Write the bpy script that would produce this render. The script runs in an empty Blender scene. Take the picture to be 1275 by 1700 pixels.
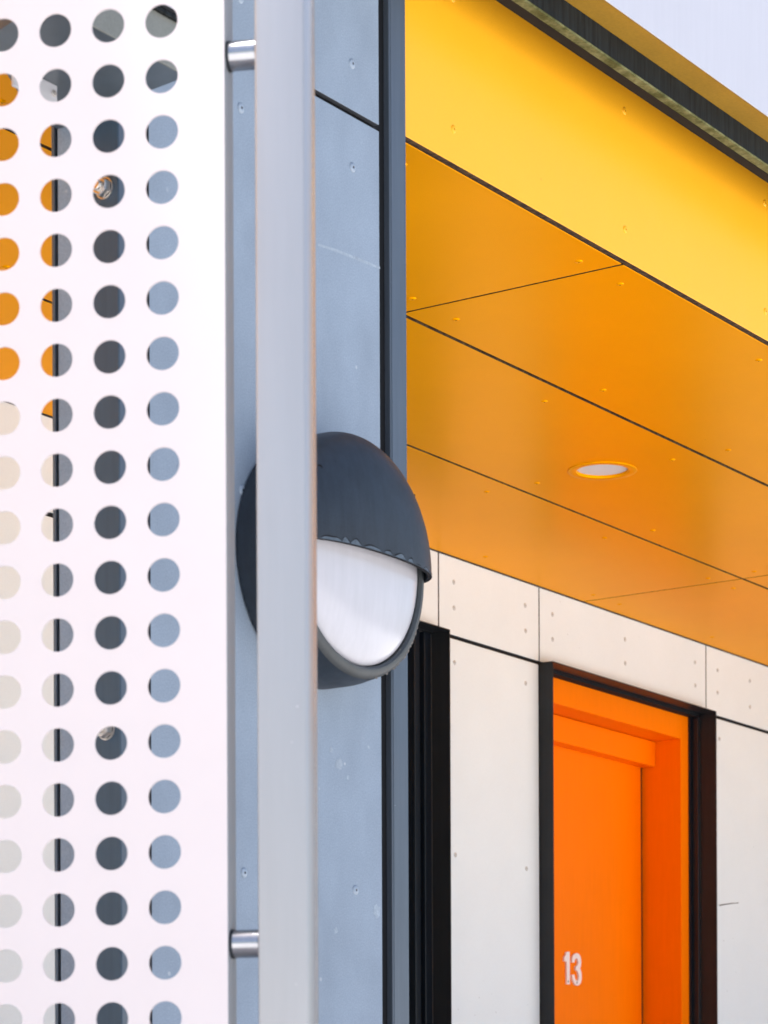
import bpy, bmesh, math, random
from mathutils import Vector, Matrix
random.seed(7)
sc = bpy.context.scene
col = sc.collection
R = math.radians

# ------------------------------------------------------------------ camera, sky, sun, exposure
F, CX, HY, ROLL, TH = 4573.0, 637.5, 1981.0, 0.0041, R(34.27)     # pixels of the 1275 x 1700 photograph
EYE = 1.0                                                          # lens height above the paving
fw = Vector((math.cos(TH), math.sin(TH), 0)); rt = Vector((math.sin(TH), -math.cos(TH), 0)); up = Vector((0, 0, 1))
cr = rt*math.cos(ROLL) - up*math.sin(ROLL); cu = up*math.cos(ROLL) + rt*math.sin(ROLL)
cam_d = bpy.data.cameras.new('camera'); cam = bpy.data.objects.new('camera', cam_d); col.objects.link(cam)
M3 = Matrix((cr, cu, -fw)).transposed().to_4x4(); M3.translation = (0, 0, EYE); cam.matrix_world = M3
cam_d.sensor_fit = 'VERTICAL'; cam_d.sensor_height = 36; cam_d.lens = F/1700*36
cam_d.shift_y = (HY-850)/1700; cam_d.shift_x = 0
cam_d.clip_start = 0.05; cam_d.clip_end = 3000
cam_d.dof.use_dof = True; cam_d.dof.focus_distance = 5.2; cam_d.dof.aperture_fstop = 11.0
sc.camera = cam

to_sun = Vector((-0.6, 0.8, 0.0)).normalized(); ELEV = R(70)
to_sun = Vector((to_sun.x*math.cos(ELEV), to_sun.y*math.cos(ELEV), math.sin(ELEV)))
w = bpy.data.worlds.new('World'); sc.world = w; w.use_nodes = True
nt = w.node_tree; nt.nodes.clear()
sky = nt.nodes.new('ShaderNodeTexSky'); sky.sky_type = 'NISHITA'; sky.sun_disc = False
sky.sun_elevation = ELEV; sky.sun_rotation = math.atan2(to_sun.x, to_sun.y)
sky.air_density = 1.0; sky.dust_density = 3.0; sky.ozone_density = 1.0
bg = nt.nodes.new('ShaderNodeBackground'); bg.inputs[1].default_value = 0.10
wo = nt.nodes.new('ShaderNodeOutputWorld')
nt.links.new(sky.outputs[0], bg.inputs[0]); nt.links.new(bg.outputs[0], wo.inputs[0])
sd = bpy.data.lights.new('sun', 'SUN'); sun = bpy.data.objects.new('sun', sd); col.objects.link(sun)
sd.energy = 5.0; sd.angle = R(14); sd.color = (1.0, 0.965, 0.93)
sun.rotation_euler = (-to_sun).to_track_quat('-Z', 'Y').to_euler()
vs = sc.view_settings; vs.view_transform = 'Standard'; vs.look = 'None'; vs.exposure = 1.43; vs.gamma = 1.0
sc.cycles.max_bounces = 10; sc.cycles.diffuse_bounces = 6; sc.cycles.glossy_bounces = 5

# ------------------------------------------------------------------ pixel -> place on a known plane
def ray(px, py): return fw + cr*((px-CX)/F) + cu*((HY-py)/F)
O = Vector((0, 0, EYE))
def onz(px, py, z): d = ray(px, py); return O + d*((z-EYE)/d.z)
def ony(px, py, y): d = ray(px, py); return O + d*(y/d.y)
def onx(px, py, x): d = ray(px, py); return O + d*(x/d.x)

# ------------------------------------------------------------------ materials
MATS = {}
def srgb(r, g, b):
    f = lambda c: (c/255/12.92) if c/255 <= .04045 else ((c/255+.055)/1.055)**2.4
    return (f(r), f(g), f(b))
def mat(name, c, rough=.5, spec=.4, metal=0.0, mottle=0.0, mscale=6.0, mdet=4, stretch=(1, 1, 1), fine=0.0, fscale=300.0,
        bump=0.0, bscale=250.0, specks=None, speck_scale=40.0, speck_size=.06, rvar=0.0, c2=None, streak=0.0, coat=0.0, tint=None, ior=1.5):
    if name in MATS: return MATS[name]
    m = bpy.data.materials.new(name); m.use_nodes = True; MATS[name] = m
    t = m.node_tree; N = t.nodes; L = t.links; b = N['Principled BSDF']
    b.inputs['Roughness'].default_value = rough; b.inputs['Specular IOR Level'].default_value = spec
    b.inputs['Metallic'].default_value = metal; b.inputs['Coat Weight'].default_value = coat; b.inputs['IOR'].default_value = ior
    if tint: b.inputs['Specular Tint'].default_value = (*tint, 1)
    g = N.new('ShaderNodeNewGeometry'); mp = N.new('ShaderNodeMapping'); L.new(g.outputs['Position'], mp.inputs[0])
    mp.inputs['Scale'].default_value = stretch
    cur = N.new('ShaderNodeRGB'); cur.outputs[0].default_value = (*c, 1); cur = cur.outputs[0]
    def noise(scale, det, vec, rg=.6):
        n = N.new('ShaderNodeTexNoise'); n.inputs['Scale'].default_value = scale; n.inputs['Detail'].default_value = det
        n.inputs['Roughness'].default_value = rg; L.new(vec, n.inputs['Vector']); return n.outputs['Fac']
    def ramp(v, a, bb, lo, hi):
        r = N.new('ShaderNodeMapRange'); r.inputs[1].default_value = a; r.inputs[2].default_value = bb
        r.inputs[3].default_value = lo; r.inputs[4].default_value = hi; L.new(v, r.inputs[0]); return r.outputs[0]
    def mixc(fac, A, B, mode='MIX'):
        x = N.new('ShaderNodeMix'); x.data_type = 'RGBA'; x.blend_type = mode
        if isinstance(fac, (int, float)): x.inputs[0].default_value = fac
        else: L.new(fac, x.inputs[0])
        L.new(A, x.inputs[6])
        if isinstance(B, tuple): x.inputs[7].default_value = (*B, 1)
        else: L.new(B, x.inputs[7])
        return x.outputs[2]
    if mottle:
        f = noise(mscale, mdet, mp.outputs[0])
        if c2: cur = mixc(ramp(f, .42, .66, 0, 1), cur, c2)
        else:
            v = ramp(f, .25, .75, 1-mottle, 1+mottle)
            x = N.new('ShaderNodeVectorMath'); x.operation = 'SCALE'; L.new(cur, x.inputs[0]); L.new(v, x.inputs['Scale']); cur = x.outputs[0]
    if fine:
        f = noise(fscale, 2, g.outputs['Position'])
        v = ramp(f, .25, .75, 1-fine, 1+fine)
        x = N.new('ShaderNodeVectorMath'); x.operation = 'SCALE'; L.new(cur, x.inputs[0]); L.new(v, x.inputs['Scale']); cur = x.outputs[0]
    if streak:
        mp2 = N.new('ShaderNodeMapping'); L.new(g.outputs['Position'], mp2.inputs[0]); mp2.inputs['Scale'].default_value = (1, 1, .06)
        f = noise(90, 4, mp2.outputs[0], .7)
        v = ramp(f, .35, .7, 1-streak, 1+streak)
        x = N.new('ShaderNodeVectorMath'); x.operation = 'SCALE'; L.new(cur, x.inputs[0]); L.new(v, x.inputs['Scale']); cur = x.outputs[0]
    if specks:
        vo = N.new('ShaderNodeTexVoronoi'); vo.inputs['Scale'].default_value = speck_scale; L.new(g.outputs['Position'], vo.inputs['Vector'])
        near = ramp(vo.outputs['Distance'], speck_size*.6, speck_size, 1, 0)
        sel = N.new('ShaderNodeSeparateColor'); L.new(vo.outputs['Color'], sel.inputs[0])
        pick = ramp(sel.outputs[0], .80, .82, 0, 1)
        clump = ramp(noise(3.0, 2, g.outputs['Position']), .5, .62, 0, .8)
        a = N.new('ShaderNodeMath'); a.operation = 'MULTIPLY'; L.new(near, a.inputs[0]); L.new(pick, a.inputs[1])
        b2 = N.new('ShaderNodeMath'); b2.operation = 'MULTIPLY'; L.new(a.outputs[0], b2.inputs[0]); L.new(clump, b2.inputs[1])
        cur = mixc(b2.outputs[0], cur, specks)
    L.new(cur, b.inputs['Base Color'])
    if rvar:
        L.new(ramp(noise(14, 4, mp.outputs[0]), .3, .7, rough-rvar, rough+rvar), b.inputs['Roughness'])
    if bump:
        bp = N.new('ShaderNodeBump'); bp.inputs['Strength'].default_value = 1.0; bp.inputs['Distance'].default_value = bump
        L.new(noise(bscale, 3, g.outputs['Position']), bp.inputs['Height']); L.new(bp.outputs[0], b.inputs['Normal'])
    return m
M = dict(
    paving=mat('concrete paving', (.56, .55, .53), .85, mottle=.15, mscale=2.0, fine=.12, fscale=60),
    floor=mat('walkway concrete', (.50, .49, .48), .8, mottle=.1, mscale=3),
    white=mat('white powder coat', (.64, .588, .602), .42, .4, mottle=.015, mscale=8, bump=.00004, bscale=500),
    galv=mat('pale grey coated steel', (.41, .41, .425), .26, .4, metal=.5, streak=.015, mottle=.04, mscale=10, stretch=(1, 1, .2), specks=(.70, .66, .67), speck_scale=45, speck_size=.06),
    spacer=mat('stainless spacer', (.36, .37, .40), .24, .5, metal=.9, rvar=.05, mottle=.05, mscale=40),
    collar=mat('black rubber', (.02, .024, .03), .6, .3),
    cement=mat('blue grey cement board', (.222, .276, .35), .62, .3, mottle=.12, mscale=9, stretch=(1, 1, .6), fine=.16, fscale=420, specks=(.50, .53, .58), speck_scale=30, speck_size=.12, bump=.00012, bscale=520),
    board_edge=mat('dark board edge', (.05, .055, .065), .8, .2),
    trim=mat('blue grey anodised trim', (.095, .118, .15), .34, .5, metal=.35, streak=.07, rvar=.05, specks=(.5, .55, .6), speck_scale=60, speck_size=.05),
    trim_shaded=mat('shaded trim', (.046, .078, .115), .42, .4, streak=.1),  # darker copy of the trim, the screen's shade put into its colour
    epdm=mat('black membrane', (.006, .007, .009), .75, .2),
    orange=mat('amber laminate', (.95, .39, .0), .30, .03, metal=.33, tint=(1, .55, .06), mottle=.035, mscale=2.2, fine=.05, fscale=500, specks=(.35, .13, .01), speck_scale=16, speck_size=.035),
    yellow=mat('golden yellow laminate', (.92, .435, .016), .36, .4, mottle=.03, mscale=2.0, fine=.03, fscale=400, rvar=.03, specks=(.60, .26, .01), speck_scale=18, speck_size=.06),
    core=mat('brown laminate core', (.035, .018, .012), .75, .25, mottle=.3, mscale=60, c2=(.12, .07, .03)),
    rivet_w=mat('cream painted rivet', (.48, .475, .46), .5, .3),
    rivet_g=mat('blue grey painted rivet', (.27, .33, .41), .35, .5),
    scuff=mat('pale scuff', (.29, .345, .415), .7, .2, mottle=.15, mscale=60, fine=.15, fscale=300),
    pin_w=mat('grey rivet pin', (.16, .155, .15), .5, .3),
    pin_y=mat('amber rivet pin', (.42, .17, .004), .6, .1),
    pin=mat('dark rivet pin', (.03, .03, .035), .5, .4),
    cream=mat('off white wall laminate', (.665, .715, .735), .55, .28, mottle=.025, mscale=5, fine=.02, fscale=300, specks=(.04, .04, .035), speck_scale=48, speck_size=.085, bump=.00004, bscale=500),
    backing=mat('dark backing board', (.05, .05, .055), .8, .2),
    joint=mat('grey joint strip', (.15, .145, .145), .7, .2),
    black=mat('black powder coat', (.012, .014, .017), .45, .3, mottle=.15, mscale=10, streak=.15, specks=(.2, .2, .2), speck_scale=70, speck_size=.035),
    black_in=mat('dark frame aluminium', (.006, .009, .014), .3, .4, streak=.2),
    glass=mat('dark window glass', (.006, .008, .01), .06, .5),
    door=mat('orange door paint', (.88, .178, .0), .36, .3, ior=1.3, tint=(1, .5, .15), mottle=.03, mscale=4, streak=.025, bump=.00012, bscale=160),
    digit=mat('pale pink white plastic', (.80, .70, .68), .4, .4),
    screw=mat('steel screw', (.25, .24, .23), .4, .5, metal=.6),
    lamp=mat('slate enamel', (.017, .025, .037), .5, .42, mottle=.16, mscale=12, streak=.16, fine=.1, fscale=260, specks=(.5, .52, .55), speck_scale=38, speck_size=.06, rvar=.08, bump=.0001, bscale=300),
    lens=mat('opal polycarbonate', (.47, .47, .515), .18, .5, mottle=.03, mscale=10, streak=.03, specks=(.35, .3, .27), speck_scale=50, speck_size=.05),
    lichen=mat('weathered rim', (.075, .075, .075), .85, .1, mottle=.4, mscale=160, c2=(.21, .19, .175), bump=.0006, bscale=120),
    rim=mat('grey enamel rim', (.05, .057, .062), .5, .4, mottle=.2, mscale=25, fine=.1),
    grime=mat('black grime edge', (.012, .013, .016), .8, .2, mottle=.3, mscale=90),
    chalk=mat('pale chalky bloom', (.080, .105, .135), .7, .2, mottle=.25, mscale=120),
    gutter=mat('streaked dark metal', (.010, .013, .014), .6, .15, streak=.85, mottle=.2, mscale=8, specks=(.25, .26, .24), speck_scale=60, speck_size=.06),
    algae=mat('green algae strip', (.075, .078, .028), .85, .1, mottle=.3, mscale=26, c2=(.19, .19, .09), fine=.25, fscale=150, bump=.0015, bscale=60),
    mustard=mat('weathered underside with yellow bounce', (.36, .20, .022), .5, .3, mottle=.08, mscale=9, fine=.1, fscale=160, specks=(.05, .03, .01), speck_scale=26, speck_size=.07),  # yellow light reflected from the beam is put into this base colour
    pale=mat('pale metal roof fascia', (.47, .475, .53), .5, .35, mottle=.02, mscale=2, streak=.02),
    flange=mat('grey return edge', (.31, .33, .36), .45, .4),
    bolt=mat('bright zinc', (.70, .66, .62), .28, .5, metal=.95, rvar=.08),
    canopy=mat('dark slate steel', (.075, .095, .115), .35, .5, mottle=.25, mscale=10, specks=(.55, .52, .48), speck_scale=30, speck_size=.1),
    canopy_f=mat('olive grey steel', (.19, .20, .185), .6, .3, mottle=.12, mscale=12, fine=.1),
    plate=mat('pale zinc plate', (.55, .56, .60), .4, .5, metal=.2),
    diffuser=mat('frosted diffuser', (.72, .66, .64), .5, .4),
    twig=mat('dry brown twig', (.10, .075, .05), .8, .2, mottle=.3, mscale=200),
    web=mat('grey cobweb', (.30, .30, .30), .9, .1),
)

# ------------------------------------------------------------------ mesh helpers
def thing(name, loc, label, cat, group=None):
    o = bpy.data.objects.new(name, None); col.objects.link(o); o.location = loc; o.empty_display_size = .1
    o['label'] = label; o['category'] = cat
    if group: o['group'] = group
    return o
def root_loc(p):
    v = Vector((0, 0, 0))
    while p is not None: v += p.location; p = p.parent
    return v
def obj(name, bm, mats, parent=None, smooth=False):
    """bm holds world coordinates"""
    off = root_loc(parent)
    if smooth:
        for f in bm.faces: f.smooth = True
    me = bpy.data.meshes.new(name)
    bmesh.ops.translate(bm, verts=bm.verts, vec=-off)
    bm.to_mesh(me); bm.free()
    for m in (mats if isinstance(mats, (list, tuple)) else [mats]): me.materials.append(M[m])
    o = bpy.data.objects.new(name, me); col.objects.link(o); o.parent = parent
    if smooth:
        me.set_sharp_from_angle(angle=R(38))
    return o
def box(x0, x1, y0, y1, z0, z1, bev=0.0, bm=None):
    b = bmesh.new()
    r = bmesh.ops.create_cube(b, size=1)
    for v in b.verts:
        v.co = Vector((x0 if v.co.x < 0 else x1, y0 if v.co.y < 0 else y1, z0 if v.co.z < 0 else z1))
    if bev: bmesh.ops.bevel(b, geom=list(b.edges), offset=bev, segments=1, affect='EDGES', profile=.5)
    if bm is None: return b
    me = bpy.data.meshes.new('tmp'); b.to_mesh(me); b.free(); bm.from_mesh(me); bpy.data.meshes.remove(me); return bm
def panel(name, x0, x1, y0, y1, z0, z1, face_axis, mats, parent, bev=.0006):
    """a board: slot 0 on its two large faces, slot 1 (its core) on the edges"""
    b = box(x0, x1, y0, y1, z0, z1, bev); b.normal_update()
    for f in b.faces: f.material_index = 0 if abs(f.normal[face_axis]) > .5 else 1
    return obj(name, b, mats, parent)
def tube(p0, p1, r, seg=20, r1=None, bm=None, cap=True):
    bm = bm or bmesh.new(); p0 = Vector(p0); p1 = Vector(p1); d = (p1-p0).normalized()
    a = d.orthogonal().normalized(); c = d.cross(a); r1 = r if r1 is None else r1
    A = [bm.verts.new(p0+(a*math.cos(t)+c*math.sin(t))*r) for t in [2*math.pi*i/seg for i in range(seg)]]
    B = [bm.verts.new(p1+(a*math.cos(t)+c*math.sin(t))*r1) for t in [2*math.pi*i/seg for i in range(seg)]]
    for i in range(seg): bm.faces.new((A[i], A[(i+1) % seg], B[(i+1) % seg], B[i]))
    if cap: bm.faces.new(A[::-1]); bm.faces.new(B)
    bmesh.ops.recalc_face_normals(bm, faces=bm.faces[:]); return bm
def lathe(c, n, prof, seg=64, closed_end=True, bm=None, mats=None):
    """prof: (distance along n, radius) from the back to the front"""
    bm = bm or bmesh.new(); c = Vector(c); n = Vector(n).normalized(); a = Vector((0, 0, 1)) if abs(n.z) < .9 else Vector((1, 0, 0)); q = n.cross(a).normalized()
    rings = []
    for h, r in prof:
        if r < 1e-6: rings.append([bm.verts.new(c+n*h)])
        else: rings.append([bm.verts.new(c+n*h+(a*math.cos(t)+q*math.sin(t))*r) for t in [2*math.pi*i/seg for i in range(seg)]])
    for k in range(len(rings)-1):
        A, B = rings[k], rings[k+1]
        for i in range(seg):
            j = (i+1) % seg
            if len(A) == 1 and len(B) == 1: continue
            if len(B) == 1: f = bm.faces.new((A[i], A[j], B[0]))
            elif len(A) == 1: f = bm.faces.new((A[0], B[j], B[i]))
            else: f = bm.faces.new((A[i], A[j], B[j], B[i]))
            if mats: f.material_index = mats[k]
    bmesh.ops.recalc_face_normals(bm, faces=bm.faces[:]); return bm
def prism(pts, axis, lo, hi):
    """polygon given by 3-D points, extruded between lo and hi along one axis"""
    bm = bmesh.new(); A, B = [], []
    for p in pts:
        p = Vector(p); a = p.copy(); a[axis] = lo; b = p.copy(); b[axis] = hi
        A.append(bm.verts.new(a)); B.append(bm.verts.new(b))
    n = len(A)
    for i in range(n): bm.faces.new((A[i], A[(i+1) % n], B[(i+1) % n], B[i]))
    bm.faces.new(A[::-1]); bm.faces.new(B)
    bmesh.ops.recalc_face_normals(bm, faces=bm.faces[:]); return bm

RIV = {}
def rivet(kind, axis, r, parent, p):
    """low domed rivet head with its dark pin; axis points out of the board"""
    key = (kind, tuple(axis), r)
    if key not in RIV:
        b = lathe((0, 0, 0), axis, [(-.001, r), (.0008, r*.98), (.0019, r*.72), (.0024, r*.34), (.0024, r*.26), (.0016, r*.18), (.0016, 0)], 14, mats=[0, 0, 0, 0, 1, 1])
        for f in b.faces: f.smooth = True
        me = bpy.data.meshes.new('rivet'); b.to_mesh(me); b.free()
        me.materials.append(M[kind]); me.materials.append(M[{'orange': 'pin_y', 'yellow': 'pin_y', 'rivet_w': 'pin_w'}.get(kind, 'pin')]); RIV[key] = me
    o = bpy.data.objects.new('rivet', RIV[key]); col.objects.link(o); o.parent = parent
    o.location = Vector(p) - root_loc(parent); return o

# ------------------------------------------------------------------ places (x along the building, y into it)
GZ = 0.0; FLOOR = 0.15
SOF = EYE+1.70                                  # underside of the amber ceiling
YF, YW = 2.4585, 3.985                          # face of the yellow beam, face of the door wall
YP = 2.4285                                     # face of the pillar
X0, X1 = 0.0, 12.5

# ------------------------------------------------------------------ ground
def ground():
    b = bmesh.new(); s = 900
    vs_ = [b.verts.new(v) for v in ((-s, -s, 0), (s, -s, 0), (s, s, 0), (-s, s, 0))]; b.faces.new(vs_)
    o = obj('ground', b, 'paving'); o['kind'] = 'structure'
    o = obj('walkway_floor', box(X0, X1, 2.30, 5.2, .004, FLOOR, .004), 'floor'); o['kind'] = 'structure'
ground()

# ------------------------------------------------------------------ door wall with its boards
ZJ = EYE+1.4865                                 # joint over the openings
wall = thing('recess_wall', (6.0, YW+.1, FLOOR), 'off-white boarded wall with dark riveted joints behind the orange door', 'wall')
DOOR_L, DOOR_R = 6.6305, ony(1190, 1300, YW-.045).x                 # outer sides of the black door surround
WIN_L, WIN_R = 5.04, ony(748, 1200, YW-.045).x
NXT_L, NXT_R = 9.30, 10.37
def wall_boards():
    th = .010
    # backing with openings
    for i, (a, c) in enumerate(((X0, WIN_L), (WIN_R, DOOR_L), (DOOR_R, X1))):
        obj('backing_board', box(a, c, YW+.012, YW+.30, FLOOR, ZJ-.004), 'joint', wall)
    obj('backing_board', box(X0, X1, YW+.012, YW+.30, ZJ-.004, SOF+.05), 'joint', wall)
    top_j = [X0, 1.05, 2.08, 3.08, 4.10, 5.10, 6.117, 6.633, 7.636, 8.15, 9.30, 10.35, X1]
    panels = []
    for a, c in zip(top_j[:-1], top_j[1:]):
        panels.append(panel('wall_panel', a+.0033, c-.0033, YW, YW+th, ZJ+.004, SOF-.003, 1, ['cream', 'joint'], wall))
    low = [(X0, 1.05), (1.05, 2.08), (2.08, 3.08), (3.08, 4.10), (4.10, WIN_L), (WIN_R, DOOR_L), (DOOR_R, 8.60), (8.60, 9.30), (9.30, 10.35), (10.35, X1)]
    lows = [panel('wall_panel', a+.0033, c-.0033, YW, YW+th, FLOOR+.02, ZJ-.0065, 1, ['cream', 'joint'], wall) for a, c in low]
    obj('joint_strip', box(X0, X1, YW+.0045, YW+.0118, ZJ-.0072, ZJ+.0042), 'epdm', wall)
    def put(pt):
        for p, (a, c) in list(zip(panels, zip(top_j[:-1], top_j[1:]))) + list(zip(lows, low)):
            if a < pt.x < c and (pt.z > ZJ) == (p in panels):
                rivet('rivet_w', (0, -1, 0), .0068, p, (pt.x, YW, pt.z)); return
    s = 600/1275
    for x, y in ((166, 184), (167, 275), (418, 266), (420, 356), (514, 298), (515, 386), (770, 386), (771, 470), (1017, 467), (1018, 549), (1097, 495), (1097, 574), (169, 468), (420, 541), (1103, 737)):
        put(ony(675+x*s, 880+y*s, YW))
    for x, y in ((172, 296), (423, 345)):
        q = ony(675+x*s, 1280+y*s, YW); put(q)
        for k in (1, 2): put(Vector((q.x, q.y, q.z-.55*k)))
    for a, c in zip(top_j[:5], top_j[1:6]):
        for xx in (a+.07, (a+c)/2, c-.07):
            for z in (ZJ+.062, ZJ+.146): put(Vector((xx, YW, z)))
            for k in range(4): put(Vector((xx, YW, ZJ-.06-.55*k)))
    for a, c in zip(top_j[8:-1], top_j[9:]):
        for xx in ((a+.30, c-.07) if a < 8 else (a+.07, c-.07)):
            for z in (ZJ+.062, ZJ+.146): put(Vector((xx, YW, z)))
wall_boards()

# ------------------------------------------------------------------ amber ceiling
SY = [YF+.0172, 2.966, 3.475, YW-.001]
SX = [-.490, 1.966, 4.422, 6.878, 9.334, 11.79, 14.25]
ceiling = thing('soffit', (5, 3.2, SOF), 'amber orange boarded ceiling with dark joints over the recessed walkway', 'ceiling')
DL = onz(1000, 781.5, SOF)
def ceiling_boards():
    boards = {}
    for i in range(6):
        for j in range(3):
            x0, x1, y0, y1 = max(X0, SX[i])+.0035, min(X1, SX[i+1])-.0035, SY[j]+(.005 if j else .0), SY[j+1]-(.005 if j < 2 else .002)
            if i == 2 and j == 1:      # the board with the round light opening
                b = bmesh.new(); n = 48; r = .0765; ring = {}
                for z in (SOF, SOF+.008):
                    inner = [b.verts.new((DL.x+r*math.cos(2*math.pi*k/n), DL.y+r*math.sin(2*math.pi*k/n), z)) for k in range(n)]
                    sq = []
                    for k in range(n):
                        c, s_ = math.cos(2*math.pi*k/n), math.sin(2*math.pi*k/n); h = .12
                        m = h/max(abs(c), abs(s_)); sq.append(b.verts.new((DL.x+c*m, DL.y+s_*m, z)))
                    for k in range(n): b.faces.new((inner[k], inner[(k+1) % n], sq[(k+1) % n], sq[k]))
                    cs = [b.verts.new((x, y, z)) for x, y in ((x1, y1), (x0, y1), (x0, y0), (x1, y0))]
                    for q in range(4):
                        a = 6+12*q
                        b.faces.new([sq[a % n]] + [cs[q], cs[(q+1) % 4]] + [sq[(a+12-k) % n] for k in range(0, 12)])
                    ring[z] = (inner, cs)
                for k in range(n): b.faces.new((ring[SOF][0][k], ring[SOF][0][(k+1) % n], ring[SOF+.008][0][(k+1) % n], ring[SOF+.008][0][k])).material_index = 1
                for q in range(4): b.faces.new((ring[SOF][1][q], ring[SOF][1][(q+1) % 4], ring[SOF+.008][1][(q+1) % 4], ring[SOF+.008][1][q])).material_index = 1
                bmesh.ops.recalc_face_normals(b, faces=b.faces[:])
                boards[i, j] = obj('soffit_panel', b, ['orange', 'core'], ceiling)
            else:
                boards[i, j] = panel('soffit_panel', x0, x1, y0, y1, SOF, SOF+.008, 2, ['orange', 'core'], ceiling)
            # rivets in rows along the long edges, as in the photograph
            nx = 5
            for k in range(nx):
                xx = SX[i]+.091+.5758*k
                for yy in ((2.532, 2.897), (3.042, 3.408), (3.550, 3.916))[j]:
                    if x0 < xx < x1 and not (i == 2 and j == 1 and (Vector((xx, yy, SOF))-DL).length < .12):
                        rivet('orange', (0, 0, -1), .0075, boards[i, j], (xx, yy, SOF))
    obj('backing_board', box(X0, X1, YF+.03, YW-.002, SOF+.10, SOF+.14), 'epdm', ceiling)
    for y in (2.966, 3.475): obj('backing_batten', box(X0, X1, y-.03, y+.03, SOF+.0095, SOF+.05), 'epdm', ceiling)
    for x in SX[1:-1]: obj('backing_batten', box(x-.03, x+.03, YF+.031, 2.935, SOF+.0095, SOF+.05), 'epdm', ceiling); obj('backing_batten', box(x-.03, x+.03, 2.997, 3.444, SOF+.0095, SOF+.05), 'epdm', ceiling); obj('backing_batten', box(x-.03, x+.03, 3.506, YW-.003, SOF+.0095, SOF+.05), 'epdm', ceiling)
ceiling_boards()

# ------------------------------------------------------------------ yellow beam
ZFT = EYE+2.017
beam = thing('fascia_beam', (5, YF, SOF), 'bright yellow beam face running above the walkway opening', 'beam')
reflection_wall = obj('reflection_wall', box(9.35, 9.60, YP, YW-.001, FLOOR, SOF-.002, .001), 'cement'); reflection_wall['kind'] = 'structure'  # unseen wall, added so the post's right side reflects something dark
def beam_boards():
    js = [X0, .30, 2.95, 5.406, 7.862, 10.318, X1]
    for a, c in zip(js[:-1], js[1:]):
        p = panel('fascia_panel', a+.003, c-.003, YF, YF+.012, SOF-.001, ZFT+.06, 1, ['yellow', 'core'], beam)
        xs = [ony(752.6, 203.8, YF).x, ony(1037.5, 375.5, YF).x] if a == 2.95 else []
        if a == 2.95: xs = xs + [xs[0]-.57, xs[1]+.57]
        else: xs = [a+.08+k*(c-a-.16)/4 for k in range(5)]
        for x in xs:
            for z in (SOF+.055, ZFT-.046): rivet('yellow', (0, -1, 0), .0068, p, (x, YF, z))
    obj('beam_core', box(X0, X1, YF+.0135, YF+.0165, SOF+.012, ZFT+.06), 'epdm', beam)
beam_boards()

# ------------------------------------------------------------------ roof edge and gutter
roof = thing('roof_edge', (6, YF, ZFT), 'pale metal roof edge with streaked dark gutter and algae strip above the yellow beam', 'roof')
def roof_parts():
    # the gutter hangs in front of the beam and hides its top
    y_o = 2.275
    zm = ony(1010, 0, y_o).z
    y_d = onz(1010, 50, zm).y
    zl = ony(1010, 96, y_d).z
    y_l = onz(1010, 110, zl).y
    y_k = onz(1010, 127, zl).y
    obj('gutter_lip', box(X0, X1, y_d-.0012, y_l, zl, zl+.004, .001), 'algae', roof)
    obj('gutter', box(X0, X1, y_d, y_k-.001, zl+.0045, zm-.001), 'gutter', roof)
    obj('gutter_edge', box(X0, X1, y_l+.0004, y_k, zl+.0008, zl+.0044), 'epdm', roof)
    for a in range(5):
        x0 = X0+a*2.5
        obj('roof_underside', box(x0+.0006, x0+2.4994, y_o+.003, y_k-.001, zm, zm+.02, .0005), 'mustard', roof)
        obj('roof_fascia_panel', box(x0+.001, x0+2.499, y_o, y_o+.0028, zm-.003, zm+.42, .0006), 'pale', roof)
    obj('roof_slab', box(X0, X1, y_o+.006, 6.5, max(zm+.021, ZFT+.062), zm+.40), 'backing', roof)
    return zm
ZM = roof_parts()

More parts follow.
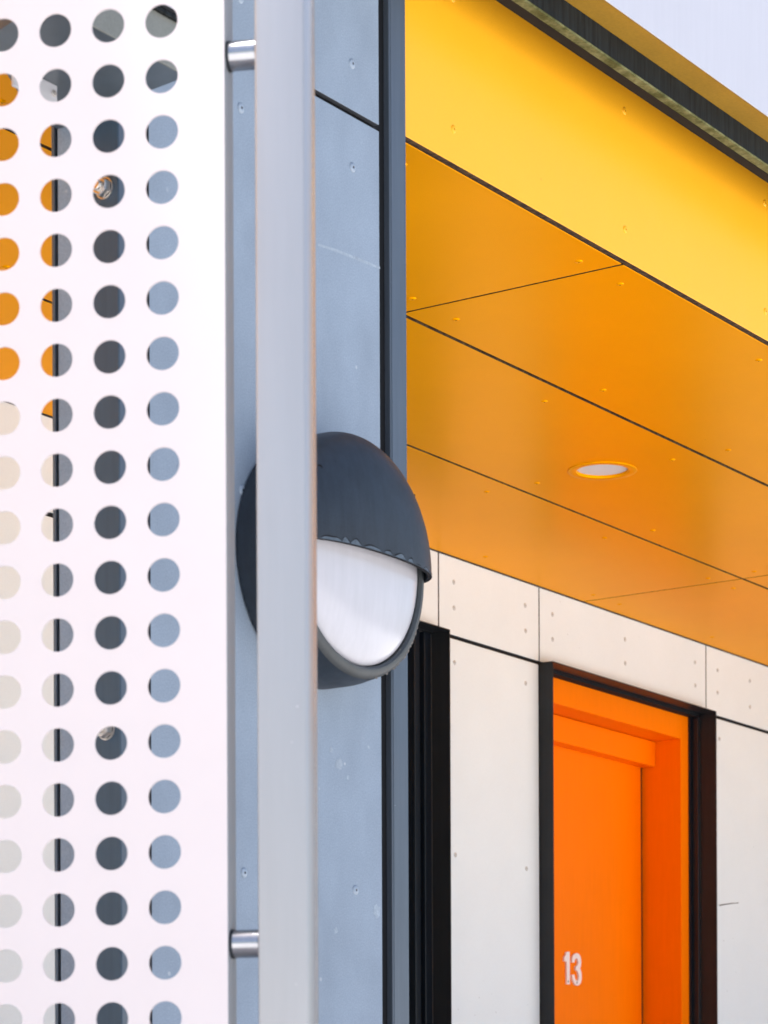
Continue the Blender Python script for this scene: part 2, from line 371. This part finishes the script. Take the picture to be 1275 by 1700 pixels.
# ------------------------------------------------------------------ pillar
XL = 2.926; XR = ony(677, 900, YP).x
YB = onx(86, 600, XL).y
pillar = thing('cladded_pillar', ((XL+XR)/2, YP+.06, FLOOR), 'blue-grey cement-board pillar with dark joints carrying the wall lamp', 'pillar')
def pillar_parts():
    zt = ZM-.003; zb = .145
    xg0 = ony(632, 900, YP).x; xt = ony(650, 900, YP).x
    xl0 = ony(242.5, 900, YP).x; xl1 = ony(250, 900, YP).x
    obj('core', box(XL+.012, XR-.004, YP+.0115, YB-.004, zb, zt), 'epdm', pillar)
    obj('corner_trim', box(xt, XR, YP, YB, zb, zt, .0018), 'trim', pillar)
    obj('trim_bead', box(xt+.0022, xt+.0066, YP-.0012, YP+.004, zb, zt, .0006), 'trim', pillar)
    yt = onx(150, 600, XL).y
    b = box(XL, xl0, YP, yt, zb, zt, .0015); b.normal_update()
    for f in b.faces: f.material_index = 1 if f.normal.x < -.5 else 0  # left-facing side gets the trim colour with shade painted in
    tr = obj('corner_trim', b, ['trim', 'trim_shaded'], pillar)
    ya = onx(96, 600, XL).y; yb = onx(91, 600, XL).y
    obj('side_panel', box(XL+.001, XL+.0105, yt+.0008, ya, zb, zt, .0006), 'cement', pillar)
    obj('back_trim', box(XL+.0005, XL+.02, yb, YB, zb, zt, .0006), 'trim', pillar)
    zj = EYE+1.667
    for z0, z1 in ((zb, EYE-.75), (EYE-.742, zj-.005), (zj+.005, zt)):
        p = panel('cladding_panel', xl1, xg0, YP, YP+.010, z0, z1, 1, ['cement', 'board_edge'], pillar)
        if z0 > zb and z1 < zt: p_main = p
        for k in range(-4, 4):
            for z in (EYE+1.583-.5575*k, EYE+1.743) if k == 0 else (EYE+1.583-.5575*k,):
                if z0+.03 < z < z1-.03:
                    for x in (3.2045, 3.489, 3.06): rivet('rivet_g', (0, -1, 0), .0078, p, (x, YP, z))
    # pale scuffs on the board below and above the lamp
    def smear(pts):
        bm = bmesh.new(); bm.faces.new([bm.verts.new(ony(x, y, YP-.0004)) for x, y in pts]); obj('scuff_mark', bm, 'scuff', p_main)
    smear([(528, 404), (560, 414), (600, 430), (631, 443), (631, 447), (598, 434), (560, 419), (528, 408)])
    rs = random.Random(5)
    for cx, cy, rx, ry in ((563, 1268, 7, 12), (550, 1245, 4, 6), (578, 1291, 3, 5), (626, 1513, 9, 13), (558, 1545, 4, 8), (612, 1240, 3, 4)):
        smear([(cx+rx*rs.uniform(.45, 1)*math.cos(2*math.pi*k/11), cy+ry*rs.uniform(.45, 1)*math.sin(2*math.pi*k/11)) for k in range(11)])
    # hex bolts on the side of the left trim
    for px, py in ((174, 313), (177, 1211)):
        q = onx(px, py, XL); b = lathe(q, (-1, 0, 0), [(0, .0150), (.002, .0150), (.002, .013)], 24)
        hx = lathe(q, (-1, 0, 0), [(.0026, .0135), (.012, .0135), (.0135, .0118), (.0135, 0)], 6)
        me = bpy.data.meshes.new('t'); hx.to_mesh(me); hx.free(); b.from_mesh(me); bpy.data.meshes.remove(me)
        th = lathe(q, (-1, 0, 0), [(.0136, .0075), (.020, .0075), (.021, .0062), (.021, 0)], 16)
        me = bpy.data.meshes.new('t'); th.to_mesh(me); th.free(); b.from_mesh(me); bpy.data.meshes.remove(me)
        obj('bolt', b, 'bolt', tr)
pillar_parts()

# ------------------------------------------------------------------ perforated screen with its post and spacers
SA = R(79.03)
dl = -rt*math.sin(SA) + fw*math.cos(SA)         # towards the left along the sheet
nb = fw*math.sin(SA) + rt*math.cos(SA)          # towards the back of the sheet
P0 = ray(375.3, 900)*3.2; P0.z = 0              # right-hand edge of the sheet
screen = thing('perforated_screen', P0+dl*.2+Vector((0, 0, .0)), 'white perforated metal screen with round holes, fixed to a pale grey post', 'screen')
def SP(t, n, z): return P0 + dl*t + nb*n + up*z
def screen_parts():
    p = .06465; t0 = .0754; zt = EYE+1.3692; r = .0199; NC = 5; up_rows = 2; NR = 38; n = 28
    ztop = zt+up_rows*p+.075; zmin_row = zt-(NR-up_rows-1)*p
    zbot = zmin_row-.075; tl = t0+(NC-1)*p+.0754
    b = bmesh.new(); th = .003
    def layer(nn):
        cache = {}
        def V(t, z):
            k = (round(t, 5), round(z, 5))
            if k not in cache: cache[k] = b.verts.new(SP(t, nn, z))
            return cache[k]
        rings = []; E = []
        for i in range(NC):
            for j in range(NR):
                ct, cz = t0+i*p, zt+(up_rows-j)*p; h = p/2
                ring = [b.verts.new(SP(ct+r*math.cos(2*math.pi*k/n), nn, cz+r*math.sin(2*math.pi*k/n))) for k in range(n)]
                out = []
                for k in range(n):
                    c, s = math.cos(2*math.pi*k/n), math.sin(2*math.pi*k/n); m = h/max(abs(c), abs(s))
                    out.append((ct+c*m, cz+s*m))
                cor = [(ct+h, cz+h), (ct-h, cz+h), (ct-h, cz-h), (ct+h, cz-h)]
                ang = [math.pi/4, 3*math.pi/4, 5*math.pi/4, 7*math.pi/4]
                for k in range(n):
                    a0, a1 = 2*math.pi*k/n, 2*math.pi*(k+1)/n
                    pts = [V(*out[k])] + [V(*cor[q]) for q in range(4) if a0+1e-6 < ang[q] < a1-1e-6] + [V(*out[(k+1) % n])]
                    b.faces.new([ring[k]] + pts + [ring[(k+1) % n]])
                rings.append(ring)
        h = p/2; ta, tb, za, zb = t0-h, t0+(NC-1)*p+h, zmin_row-h, zt+up_rows*p+h
        ts = sorted({k[0] for k in cache if abs(k[1]-round(zb, 5)) < 2e-5}); zs = sorted({k[1] for k in cache if abs(k[0]-round(ta, 5)) < 2e-5})
        g = lambda t, z: cache.get((round(t, 5), round(z, 5))) or V(t, z)
        # margins share the border vertices
        for a, c in zip(zs[:-1], zs[1:]):
            b.faces.new((V(0, a), g(ta, a), g(ta, c), V(0, c))); b.faces.new((g(tb, a), V(tl, a), V(tl, c), g(tb, c)))
        T = [0]+ts+[tl]
        for a, c in zip(T[:-1], T[1:]):
            b.faces.new((V(a, zs[-1]), V(c, zs[-1]), V(c, ztop), V(a, ztop))); b.faces.new((V(a, zbot), V(c, zbot), V(c, zs[0]), V(a, zs[0])))
        return rings
    A = layer(0); B = layer(th)
    for x, y in zip(A, B):
        for k in range(n): b.faces.new((x[k], x[(k+1) % n], y[(k+1) % n], y[k]))
    bmesh.ops.recalc_face_normals(b, faces=b.faces[:])
    obj('perforated_sheet', b, 'white', screen)
    def obox(t0_, t1_, n0, n1, z0, z1, bev=0, seg=1):
        bb = box(0, 1, 0, 1, 0, 1)
        for v in bb.verts: v.co = SP(t0_+(t1_-t0_)*v.co.x, n0+(n1-n0)*v.co.y, z0+(z1-z0)*v.co.z)
        bmesh.ops.recalc_face_normals(bb, faces=bb.faces[:])
        if bev: bmesh.ops.bevel(bb, geom=[e for e in bb.edges if abs((e.verts[0].co-e.verts[1].co).normalized().z) > .9], offset=bev, segments=seg, affect='EDGES', profile=.5)
        return bb
    obj('return_flange', obox(-.0004, .0026, .0004, .041, zbot, ztop, .0012, 2), 'flange', screen)
    obj('return_flange', obox(tl-.0026, tl+.0004, .0004, .041, zbot, ztop, .0012, 2), 'flange', screen)
    s0, s1 = -.0358, -.0953
    post = obj('post', obox(s1, s0, 0, .06, .012, ztop+.06, .003, 3), 'galv', screen, True)
    obj('post_cap', obox(s1-.001, s0+.001, -.001, .061, ztop+.0605, ztop+.064, .003, 2), 'galv', post)
    obj('base_plate', obox(s1-.04, s0+.04, -.04, .10, .0045, .0115), 'galv', post)
    zs = []
    for py in (92, 1567):
        d = ray(400, py); q = d*((P0+nb*.018).dot(nb)/d.dot(nb)); zs.append(EYE+q.z)
    zs.append(2*zs[1]-zs[0])
    for z in zs:
        if z < zbot: z = zbot+.06
        o = obj('spacer', tube(SP(-.0012, .019, z), SP(s0+.0005, .019, z), .0165, 32), 'spacer', screen, True)
        obj('collar', tube(SP(.0, .019, z), SP(-.0042, .019, z), .0172, 32), 'collar', o, True)
screen_parts()

# ------------------------------------------------------------------ wall lamp
LC = Vector((3.3705, YP, EYE+.9462))
lamp = thing('wall_lamp', LC, 'round dark slate bulkhead lamp with half hood and white lens on the pillar', 'lamp')
def lamp_parts():
    n = Vector((0, -1, 0)); ax = Vector((1, 0, 0))
    Rr = .1848
    obj('body', lathe(LC, n, [(.0, Rr-.004), (.004, Rr), (.046, Rr), (.054, Rr-.0008), (.0865, Rr-.0065)], 96), 'lamp', lamp, True)
    obj('rim', lathe(LC, n, [(.086, Rr-.0066), (.0915, Rr-.0092), (.0952, Rr-.0155), (.0955, Rr-.0205), (.092, Rr-.0242), (.079, Rr-.0255)], 96), 'rim', lamp, True)
    rl = Rr-.0258
    prof = [(.078, rl)] + [(.085+.034*math.sin(t), rl*math.cos(t)) for t in [R(2+88*k/14) for k in range(15)]]
    prof[-1] = (.119, 0)
    obj('lens', lathe(LC, n, prof, 96), 'lens', lamp, True)
    # hood: upper half of a shallow dome that wraps the body
    b = bmesh.new(); Ro = Rr+.0016; H = .083; N0 = .066; K = 34; S = 48; ex = 2.35
    zcut = -.004
    def pt(u, v, inset):
        # u 0..1 from the wall edge over the shoulder to the middle; v angle around
        t = R(90)*u; rr = (Ro-inset)*max(0, math.cos(t))**(2/ex); h = N0+(H-inset)*max(0, math.sin(t))**(2/ex)
        return rr, h
    def side(inset):
        G = []
        for k in range(K+1):
            u = k/K; rr, h = pt(u, 0, inset)
            row = []
            phi0 = math.asin(max(-1, min(1, zcut/max(rr, abs(zcut)+1e-6))))
            for s in range(S+1):
                ph = phi0 + (math.pi-2*phi0)*s/S
                row.append(b.verts.new(LC + ax*(rr*math.cos(ph)) + up*(rr*math.sin(ph) if rr > abs(zcut)+1e-5 else zcut) + n*h))
            G.append(row)
        front = [b.verts.new(LC+ax*((Ro-inset)*math.cos(math.pi*s/S))+up*((Ro-inset)*math.sin(math.pi*s/S)*1.0)+n*.030) for s in range(S+1)]
        return [front]+G
    A = side(0); B = side(.006)
    for G, fl in ((A, 0), (B, 1)):
        for k in range(len(G)-1):
            for s in range(S):
                b.faces.new((G[k][s], G[k][s+1], G[k+1][s+1], G[k+1][s]))
    for k in range(len(A)-1):
        b.faces.new((A[k][0], A[k+1][0], B[k+1][0], B[k][0])).material_index = 1
        b.faces.new((A[k][S], A[k+1][S], B[k+1][S], B[k][S])).material_index = 1
    for s in range(S): b.faces.new((A[0][s], A[0][s+1], B[0][s+1], B[0][s]))
    bmesh.ops.remove_doubles(b, verts=b.verts[:], dist=1e-5); bmesh.ops.recalc_face_normals(b, faces=b.faces[:])
    hood = obj('hood', b, ['lamp', 'grime'], lamp, True)
    for ph in (43, 141):
        rr, h = pt(.33, 0, 0); c = LC+ax*(rr*math.cos(R(ph)))+up*(rr*math.sin(R(ph)))+n*h
        nn = (ax*math.cos(R(ph))*.75+up*math.sin(R(ph))*.75+n*.66).normalized()
        obj('screw_hole', lathe(c, nn, [(-.006, .0046), (-.0002, .0046), (-.0002, .0040), (-.004, 0)], 14), 'grime', hood)
    # grime scallops and pale bloom along the lower edge of the hood
    rnd = random.Random(3)
    def edge(xr, dz):
        q = max(0, 1-(abs(xr)/Ro)**ex)
        zz = zcut+dz; rr = math.hypot(xr, zz); h = N0+H*max(0, 1-(rr/Ro)**ex)**(1/ex) if rr < Ro else N0
        return LC+ax*xr+up*zz+n*(h+.0006)
    xr = -.172; gr = bmesh.new(); ch = bmesh.new()
    while xr < .176:
        wd = rnd.uniform(.016, .05); ht = rnd.uniform(.0035, .0085)*(1.1 if xr < .05 else .75); m = 22
        prev = None
        for k in range(m+1):
            s = k/m; x = xr+wd*s; top = ht*math.sin(math.pi*s)**.6*(1+.10*math.sin(9*s+xr*300)); lw = .0016+.0008*math.sin(5*s+xr*90)
            cur = [edge(x, .0004), edge(x, max(.001, top-lw)), edge(x, top)]
            cur = [ch.verts.new(cur[0]), ch.verts.new(cur[1]), gr.verts.new(cur[1]), gr.verts.new(cur[2])]
            if prev:
                ch.faces.new((prev[0], cur[0], cur[1], prev[1])); gr.faces.new((prev[2], cur[2], cur[3], prev[3]))
            prev = cur
        xr += wd*rnd.uniform(.95, 1.25)
    obj('edge_bloom', ch, 'chalk', hood); obj('grime_line', gr, 'grime', hood)
    # crusty weathering on the right-hand rim
    b = bmesh.new()
    for k in range(420):
        a = -R(rnd.uniform(8, 62)); a = -R(abs(rnd.gauss(46, 10))); rr = Rr-rnd.uniform(.007, .022); q = LC+ax*(rr*math.cos(a))+up*(rr*math.sin(a))+n*(.0905+.2*(Rr-.0135-rr))
        s = rnd.uniform(.0007, .0034)
        bmesh.ops.create_icosphere(b, subdivisions=1, radius=s, matrix=Matrix.Translation(q) @ Matrix.Diagonal((1.1, .22, 1.2, 1)))
    o = obj('lichen', b, 'lichen', lamp, True); o['kind'] = 'stuff'
lamp_parts()

# ------------------------------------------------------------------ black window surround and window
def surround(parent, xl, xr, ztop, zbot, proj, depth):
    t = .003; y0, y1 = YW-proj, YW+depth
    obj('jamb_sleeve', box(xl, xl+t, y0, y1, zbot, ztop-t-.0002, .0005), 'black', parent)
    obj('jamb_sleeve', box(xr-t, xr, y0, y1, zbot, ztop-t-.0002, .0005), 'black', parent)
    obj('head_sleeve', box(xl, xr, y0, y1, ztop-t, ztop, .0005), 'black', parent)
PROJ = .045
ZS = ZJ-.001
win = thing('recessed_window', ((WIN_L+WIN_R)/2, YW, FLOOR), 'tall black window in a thin black metal surround beside the pillar', 'window')
surround(win, WIN_L, WIN_R, ZS, FLOOR, PROJ, .012)
def window_parts():
    z1 = ZS-.004
    y = YW+.013
    steps = [(.004, .035, .03), (.035, .05, .05), (.05, .075, .035), (.075, .09, .06)]
    for a, c, d in steps:
        obj('frame_profile', box(WIN_R-c, WIN_R-a-.0004, y+d-.03, y+.10, FLOOR, z1, .001), 'black_in', win)
        obj('frame_profile', box(WIN_L+a+.0004, WIN_L+c, y+d-.03, y+.10, FLOOR, z1, .001), 'black_in', win)
    obj('frame_head', box(WIN_L+.0905, WIN_R-.0905, y+.02, y+.10, z1-.06, z1, .001), 'black_in', win)
    obj('glass_pane', box(WIN_L+.0905, WIN_R-.0905, y+.055, y+.061, FLOOR+.05, z1-.0605), 'glass', win)
    obj('frame_sill', box(WIN_L+.0905, WIN_R-.0905, y+.02, y+.10, FLOOR, FLOOR+.0495, .001), 'black_in', win)
    obj('reveal_backing', box(WIN_L, WIN_R, y+.105, y+.20, FLOOR, z1+.003), 'epdm', win)
window_parts()

# ------------------------------------------------------------------ orange door
door = thing('entrance_door', ((DOOR_L+DOOR_R)/2, YW, FLOOR), 'bright orange entrance door numbered 13 in a deep orange frame with black surround', 'door')
surround(door, DOOR_L, DOOR_R, ZS, FLOOR, PROJ, .012)
def door_parts():
    y0 = YW+.040
    xr1 = ony(1142.7, 1300, y0).x; xr0 = ony(1130.5, 1300, y0).x
    zt = ony(918.7, 1124, y0).z; zb = ony(918.7, 1166.7, y0).z
    xl1 = DOOR_L+(DOOR_R-xr1); xl0 = xl1+(xr1-xr0)
    yl = y0+.125
    # leaf plane from the photographed corner between leaf and reveal
    for _ in range(30):
        e = ony(1067.5, 1400, yl).x-xr0; yl -= e*.3
    yb = y0+(yl-y0)*.66
    obj('frame_stile', box(xr0, xr1, y0, yl+.02, FLOOR, zt, .0012), 'door', door)
    obj('frame_stile', box(xl1, xl0, y0, yl+.02, FLOOR, zt, .0012), 'door', door)
    obj('frame_head', box(xl0+.0002, xr0-.0002, y0+.0003, yl+.02, zb, zt-.0003, .0008), 'door', door)
    zbb = ony(918.7, 1229, yb).z
    obj('closer_cover', box(xl0+.001, xr0-.0015, yb, yl-.001, zbb, zb-.0022, .001), 'door', door)
    obj('frame_gap', box(DOOR_L+.004, DOOR_R-.004, YW+.0125, YW+.20, zt+.0005, ZS-.0035), 'epdm', door)
    obj('frame_gap', box(xr1+.0005, DOOR_R-.0035, YW+.034, YW+.20, FLOOR, zt), 'black_in', door)
    obj('frame_gap', box(xr1+.014, DOOR_R-.0035, YW+.0127, YW+.0335, FLOOR, zt, .001), 'black_in', door)
    obj('frame_gap', box(DOOR_L+.0035, xl1-.0005, YW+.034, YW+.20, FLOOR, zt), 'black_in', door)
    leaf = obj('door_leaf', box(xl0+.003, xr0-.0125, yl, yl+.0025, FLOOR+.008, zbb+.03, .0008), 'door', door)
    obj('seal', box(xl0, xr0-.0003, yl+.003, yl+.012, FLOOR, zb), 'epdm', door)
    s = 100/1275
    P = lambda x, y: ony(900+x*s, 1550+y*s, yl-.006)
    one = [(515, 385), (585, 385), (588, 1070), (525, 1070), (522, 590), (470, 582), (470, 500), (495, 470)]
    three = [(635, 610), (640, 520), (660, 460), (690, 425), (730, 412), (775, 425), (805, 470), (825, 540), (830, 620), (822, 690), (805, 735), (825, 790), (838, 860), (838, 960), (820, 1040), (790, 1085), (750, 1100), (710, 1085), (670, 1030), (645, 960), (635, 870), (685, 870), (692, 930), (710, 980), (740, 1000), (765, 980), (778, 920), (775, 860), (760, 810), (740, 785), (712, 770), (712, 690), (735, 685), (755, 660), (765, 620), (763, 570), (750, 530), (730, 520), (705, 535), (690, 570), (688, 610)]
    for pts, holes in ((one, ((550, 440), (555, 1015))), (three, ((733, 465), (737, 1040)))):
        g = prism([P(*q) for q in pts], 1, yl-.006, yl-.0004)
        d = obj('number_digit', g, 'digit', leaf)
        for i, h in enumerate(holes):
            c = P(*h); obj('screw', tube((c.x, yl-.0066, c.z), (c.x, yl-.003, c.z), .0032, 12), 'screw' if i else 'digit', d)
    # handle, letter plate: below the picture, part of the door all the same
    hx = xl0+.07
    hb = tube((hx, yl-.05, FLOOR+1.0), (hx, yl, FLOOR+1.0), .009, 16); tube((hx, yl-.05, FLOOR+1.0), (hx+.12, yl-.05, FLOOR+1.0), .009, 16, bm=hb)
    obj('handle', hb, 'spacer', leaf, True)
door_parts()

# ------------------------------------------------------------------ ceiling light
light = thing('ceiling_downlight', DL, 'round recessed downlight with pale diffuser set in the amber ceiling', 'light')
def downlight():
    n = (0, 0, -1)
    obj('trim_ring', lathe(DL, n, [(.0002, .0818), (.0014, .0816), (.0020, .0806), (.0021, .0635), (.0012, .0614), (-.004, .0605), (-.006, .0605)], 64), 'orange', light, True)
    obj('diffuser', lathe(DL, n, [(-.010, .0603), (-.0045, .0600), (-.004, .045), (-.0035, 0)], 64), 'diffuser', light, True)
    obj('housing', lathe(DL, n, [(-.075, 0), (-.075, .068), (-.0075, .068), (-.0072, .06)], 40), 'black', light)
downlight()

# ------------------------------------------------------------------ canopy behind the screen, twig, cobwebs
ZC = EYE+1.4873
canopy = thing('steel_canopy', (2.85, 2.35, ZC), 'small dark slate steel canopy at the pillar corner, behind the top of the perforated screen', 'canopy')
def canopy_parts():
    pts = [(2.60, 2.276), (2.64, 2.40), (2.7376, 2.464), (2.80, 2.497), (2.896, 2.536), (2.924, 2.5365), (2.924, 2.426), (2.90, 2.40), (2.885, 2.276)]
    zt = ony(275, 24, 2.2725).z
    obj('deck', prism([(x, y, 0) for x, y in pts], 2, ZC, zt-.006), 'canopy', canopy)
    obj('front_band', box(2.595, 2.887, 2.2725, 2.2756, ZC-.002, zt, .0008), 'canopy_f', canopy)
    obj('top_rail', box(2.595, 2.887, 2.266, 2.2722, zt-.004, zt+.002, .001), 'gutter', canopy)
    q0, q1 = onz(64, 142, ZC-.012), onz(92, 158, ZC-.012)
    pl = obj('bracket_plate', box(q0.x-.05, q1.x, (q0.y+q1.y)/2-.002, (q0.y+q1.y)/2+.002, ZC-.0285, ZC-.0003, .0006), 'plate', canopy)
    c = Vector((q1.x-.007, (q0.y+q1.y)/2-.002, ZC-.013)); obj('bolt', lathe(c, (0, -1, 0), [(0, .0045), (.002, .004), (.003, 0)], 12), 'bolt', pl, True)
    b = bmesh.new(); prev = None
    for k in range(13):
        t = k/12; p = Vector((2.70+.16*t, 2.30+.12*t, ZC-.006-.012*math.sin(math.pi*t)))
        if prev is not None: tube(prev, p, .0026, 8, bm=b)
        prev = p
    obj('cable', b, 'plate', canopy, True)
canopy_parts()
def twig():
    a = ony(1194.5, 1503, YW)
    tip = a + Vector((0, -1, 0))*.062 + Vector((.003, 0, .004))
    b = tube(a, a*.45+tip*.55+Vector((0, 0, .001)), .0018, 8, .0015); tube(a*.45+tip*.55+Vector((0, 0, .001)), tip, .0015, 8, .0011, bm=b)
    lathe(tip, (0, -1, 0), [(-.002, .001), (0, .002), (.002, .0012), (.003, 0)], 8, bm=b)
    o = obj('twig', b, 'twig'); o['label'] = 'thin brown twig sticking out of the white wall right of the door'; o['category'] = 'twig'
twig()
